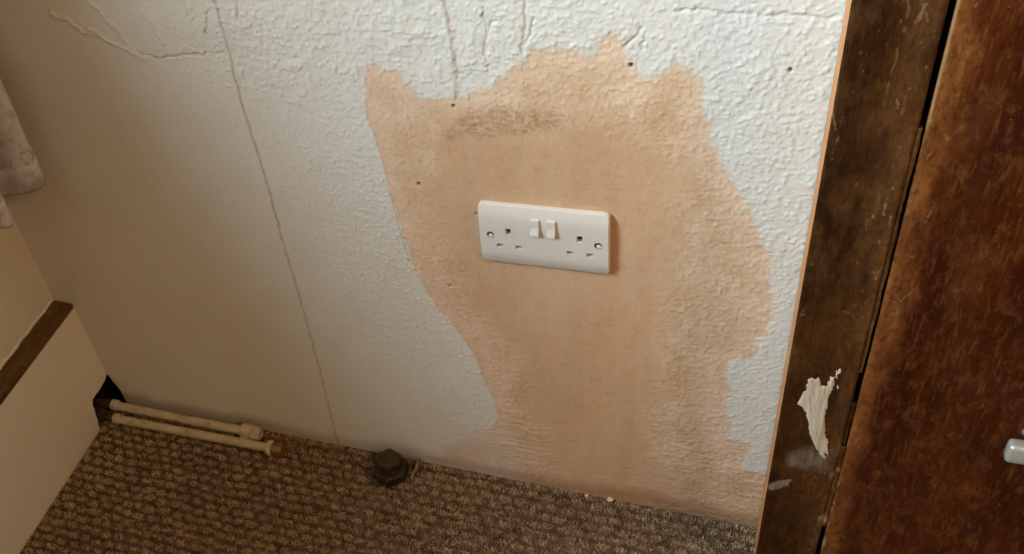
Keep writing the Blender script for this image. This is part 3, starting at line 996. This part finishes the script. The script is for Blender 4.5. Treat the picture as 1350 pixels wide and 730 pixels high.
def zgrid(lo, hi, step, ztop):
    return np.concatenate([np.arange(0.0, lo, 0.025), np.arange(lo, hi, step), np.linspace(hi + 0.05, ztop, 14)])


# stile
def stile_wear(Xa, Za):
    rx = (Xa - XS) / (0.3285 - XS)
    worn = np.clip(sstep(0.55, 1.0, rx + fbm(Xa, Za * .4, 0.02, 90, 3) * .35) * 0.75 + sstep(0.1, 0.6, fbm(Xa, Za * .5, 0.035, 93, 4)) * 0.7 * sstep(0.30, 0.50, Za) + 0.5 * sstep(0.25, 0.15, Za) * sstep(0.1, 0.6, fbm(Xa, Za * .4, 0.02, 96, 3)), 0, 1)
    film = 0.62 * sstep(0.006, -0.012, sdf(Xa, Za, GREY) + fbm(Xa, Za, 0.012, 95, 3) * .006) + 0.9 * sstep(0.0010, -0.0012, sdf(Xa, Za, MARK) + vn(Xa, Za, 0.003, 97) * .0012)
    sc_ = scratches(Xa, Za, 26, 0.300, 0.329, 0.50, 0.83, 5, 0.022) * 0.6 + scratches(Xa, Za, 18, 0.272, 0.325, 0.46, 0.83, 6, 0.008) * 0.45 + scratches(Xa, Za, 8, XS, 0.275, 0.40, 0.83, 8, 0.03) * 0.5
    sc_ = np.maximum(sc_, sstep(0.0012, 0.0003, ldist(Xa + fbm(Xa, Za, .01, 99, 3) * .002, Za, [(0.302, 0.83), (0.3035, 0.80), (0.3025, 0.775), (0.300, 0.755), (0.301, 0.735)])) * 0.22 * sstep(-0.2, 0.4, vn(Xa, Za, 0.006, 98)))
    # pale chipped edge near the joint low down
    low = sstep(0.33, 0.28, Za) * sstep(0.12, 0.20, Za)
    sc_ = np.maximum(sc_, low * sstep(0.0045, 0.0010, 0.3280 - Xa + vn(Xa, Za * .5, 0.006, 100) * .003) * sstep(-0.2, 0.5, fbm(Xa, Za * .6, 0.012, 101, 3)) * 0.7)
    sc_ = np.maximum(sc_, scratches(Xa, Za, 14, 0.305, 0.328, 0.11, 0.30, 9, 0.010) * 0.6)
    return np.stack([worn, np.clip(film, 0, 1), np.clip(sc_, 0, 1)], -1)


gxs = np.arange(XS, 0.32861, 0.0008)
gzs = zgrid(0.05, 0.86, 0.0011, 2.0)
st = panel('stile', gxs, gzs, FY, stile_wear,
           lambda a, b: fbm(a, b * .3, 0.012, 102, 3) * 0.0003 - 0.0012 * sstep(0.0022, 0, a - XS) - 0.0012 * sstep(0.0022, 0, 0.32861 - a + fbm(a, b, .01, 103, 2) * .0012),
           [M_stile, M_raw], 0.018, 1)
box('side_panel', XS + 0.0006, XS + 0.018, FY + 0.0185, -0.006, 0.0, 2.0, M_raw, cb)['label'] = 'raw orange wood side edge'


# door
def door_wear(Xa, Za):
    rx = Xa - GX
    worn = np.clip(sstep(0.026, 0.004, rx + fbm(Xa, Za * .5, 0.03, 110, 3) * .014) * 0.9 + sstep(0.15, 0.65, fbm(Xa, Za * .35 + Xa * .5, 0.06, 113, 4)) * 0.38, 0, 1)
    sc_ = scratches(Xa, Za, 26, GX, GX + 0.02, 0.45, 0.83, 15, 0.02) * 0.45 + scratches(Xa, Za, 40, GX, 0.50, 0.12, 0.83, 16, 0.004) * 0.40
    sc_ = np.maximum(sc_, sstep(0.0018, 0.0004, rx - 0.0004) * sstep(0.70, 0.73, Za) * 0.5)
    sc_ = np.maximum(sc_, sstep(0.0024, 0.0006, rx + vn(Xa, Za * .5, .005, 104) * .001) * sstep(0.34, 0.30, Za) * sstep(-0.1, 0.4, fbm(Xa, Za, .012, 106, 3)) * 0.65)
    return np.stack([worn, np.zeros_like(worn), np.clip(sc_, 0, 1)], -1)


gxd = np.concatenate([np.arange(GX, 0.53, 0.0012), np.linspace(0.55, 1.05, 8)])
dr = panel('door', gxd, gzs, FY - 0.0008, door_wear,
           lambda a, b: fbm(a, b * .25, 0.02, 112, 3) * 0.0003 - 0.0016 * sstep(0.003, 0, a - GX + vn(a, b, 0.008, 115) * .0012) * (np.abs(a - GX) < 0.004),
           [M_door], 0.02)
# dark inside behind the joint
t = NT('dark_unfinished_timber', 0.9, 0.1)
t.color(t.mix(t.noise(30, (1, 1, .2)), lin(26, 17, 11), lin(38, 26, 17)))
box('rebate', XS + 0.019, GX + 0.05, FY + 0.0215, FY + 0.03, 0.0, 1.98, t.m, cb)
box('side_panel', 1.03, 1.05, FY + 0.02, -0.006, 0.0, 2.0, M_raw, cb)
box('top_panel', XS, 1.05, FY, -0.006, 2.001, 2.02, M_stile, cb)


# slips of timber wedged in the joint
def slip(x0, x1, z0, z1, yf, seed, worn_amt, pale):
    gx_ = np.linspace(x0, x1, 5)
    gz_ = np.arange(z0, z1, 0.0015)
    Xa, Za = np.meshgrid(gx_, gz_, indexing='ij')
    k = (Xa - x0) / (x1 - x0)
    off = fbm(Za, Za * 0 + seed, 0.02, seed, 4) * 0.0011
    def relief(a, b):
        return fbm(a, b, 0.01, seed + 2, 2) * 0.0004
    def wear(a, b):
        s = np.clip(sstep(0.1, 0.7, fbm(a, b * .4, 0.008, seed + 4, 3)) * pale, 0, 1)
        return np.stack([np.full_like(a, worn_amt), np.zeros_like(a), s], -1)
    o_ = panel('filler_strip', gx_, gz_, yf, wear, relief, [M_stile], 0.012)
    co = np.empty(len(o_.data.vertices) * 3, np.float32)
    o_.data.vertices.foreach_get('co', co)
    co = co.reshape(-1, 3)
    edge = (np.abs(co[:, 0] - x1) < 1e-5)
    co[edge, 0] += np.interp(co[edge, 2], gz_, off[0])
    o_.data.vertices.foreach_set('co', co.ravel())
    return o_


slip(0.32875, 0.3315, 0.4265, 0.7160, FY + 0.0006, 21, 0.75, 0.15)
slip(0.32875, 0.3322, 0.3110, 0.3790, FY + 0.0030, 23, 0.85, 0.10)
slip(0.32875, 0.3330, 0.1640, 0.3100, FY + 0.0008, 25, 0.8, 0.9)

# cream paint smear on the stile, as a thin raised skin
SMEAR = [(0.2811, 0.3745), (0.2862, 0.3928), (0.2846, 0.4066), (0.294, 0.4112), (0.2971, 0.3978), (0.3023, 0.4015), (0.3049, 0.4138), (0.3102, 0.4266), (0.3126, 0.4234), (0.3083, 0.4099), (0.3062, 0.3929), (0.307, 0.3762), (0.3075, 0.3541), (0.3106, 0.3296), (0.3154, 0.3153), (0.3168, 0.2999), (0.3159, 0.2888), (0.3102, 0.2925), (0.3019, 0.3114), (0.2951, 0.3355), (0.2904, 0.3571), (0.285, 0.3656), (0.2803, 0.3679)]
gxm = np.arange(0.277, 0.321, 0.0005)
gzm = np.arange(0.283, 0.431, 0.0005)
Xm, Zm = np.meshgrid(gxm, gzm, indexing='ij')
endness = sstep(0.385, 0.42, Zm) + sstep(0.32, 0.29, Zm)
sdm = sdf(Xm, Zm, SMEAR) + vn(Xm + Zm * .25, Zm * 0.12, 0.0016, 34) * (0.0008 + 0.0020 * endness) + vn(Xm, Zm, 0.003, 35) * 0.0005 - 0.0009
hm = sstep(0.0004, -0.0030, sdm) * 0.0008 * (1 + 0.35 * vn(Xm + Zm * .2, Zm * 0.15, 0.0018, 37)) + 0.00035
inside = sdm < 0
# small flecks to the right of the smear
fle = (ldist(Xm, Zm, [(0.3118, 0.408), (0.3128, 0.400), (0.3130, 0.3935)]) + vn(Xm, Zm, 0.003, 39) * 0.0012) < 0.0004
inside |= fle
f = grid_faces(len(gxm), len(gzm))
keepf = inside.reshape(-1)[f].all(1)
f = f[keepf]
vm = np.stack([Xm, FY - 0.0003 - hm, Zm], -1).reshape(-1, 3)
used, inv = np.unique(f, return_inverse=True)
sm_me = np_mesh('paint_smear', vm[used], inv.reshape(-1, 4), True)
t = NT('dried_cream_paint', 0.6, 0.3)
c = t.mix(t.noise(90, (1.5, 1.5, 0.15), 4), lin(186, 166, 140), lin(216, 202, 180))
t.color(c).bump(t.noise(240, (1.5, 1.5, 0.15), 3), 0.0005, 0.6)
sm_o = link('paint_smear', sm_me, t.m, cb)
sm_o['label'] = 'smear of dried cream paint'
md = sm_o.modifiers.new('thickness', 'SOLIDIFY')
md.thickness = 0.0006
md.offset = -1

# pale metal pull on the door
t = NT('brushed_pale_metal', 0.35, 0.5)
t.color(t.mix(t.noise(60, (0.3, 1, 1)), lin(190, 188, 180), lin(208, 206, 198)))
t.b.inputs['Metallic'].default_value = 0.55
M_metal = t.m
HX0, HZ, HY = 0.4600, 0.3790, -0.1270
bm = bmesh.new()
add_box(bm, HX0, HX0 + 0.085, HY - 0.0075, HY + 0.0075, HZ - 0.0120, HZ + 0.0120, 0.0048, 4)
for x in (HX0 + 0.022, HX0 + 0.063):
    add_lathe(bm, [(0.0080, 0), (0.0055, 0.004), (0.0055, 0.020)], (x, FY - 0.001, HZ), (0, -1, 0), 16)
hn = from_bm('door_handle', bm, M_metal, dr, True)
hn['label'] = 'pale metal door pull'

# ------------------------------------------------------------------ made-up ceiling fitting for the added fill light (out of view)
fill_mount = bpy.data.objects['ceiling']
bm = bmesh.new()
add_box(bm, 1.57, 2.03, -1.63, -1.17, 2.29, 2.315, 0.004, 2)
from_bm('fill_light_shade', bm, M_white, fill_mount)
bm = bmesh.new()
add_lathe(bm, [(0.05, 0), (0.05, 0.02), (0.012, 0.025), (0.012, 0.088)], (1.80, -1.40, 2.40), (0, 0, -1), 20)
from_bm('fill_light_stem', bm, M_white, fill_mount, True)
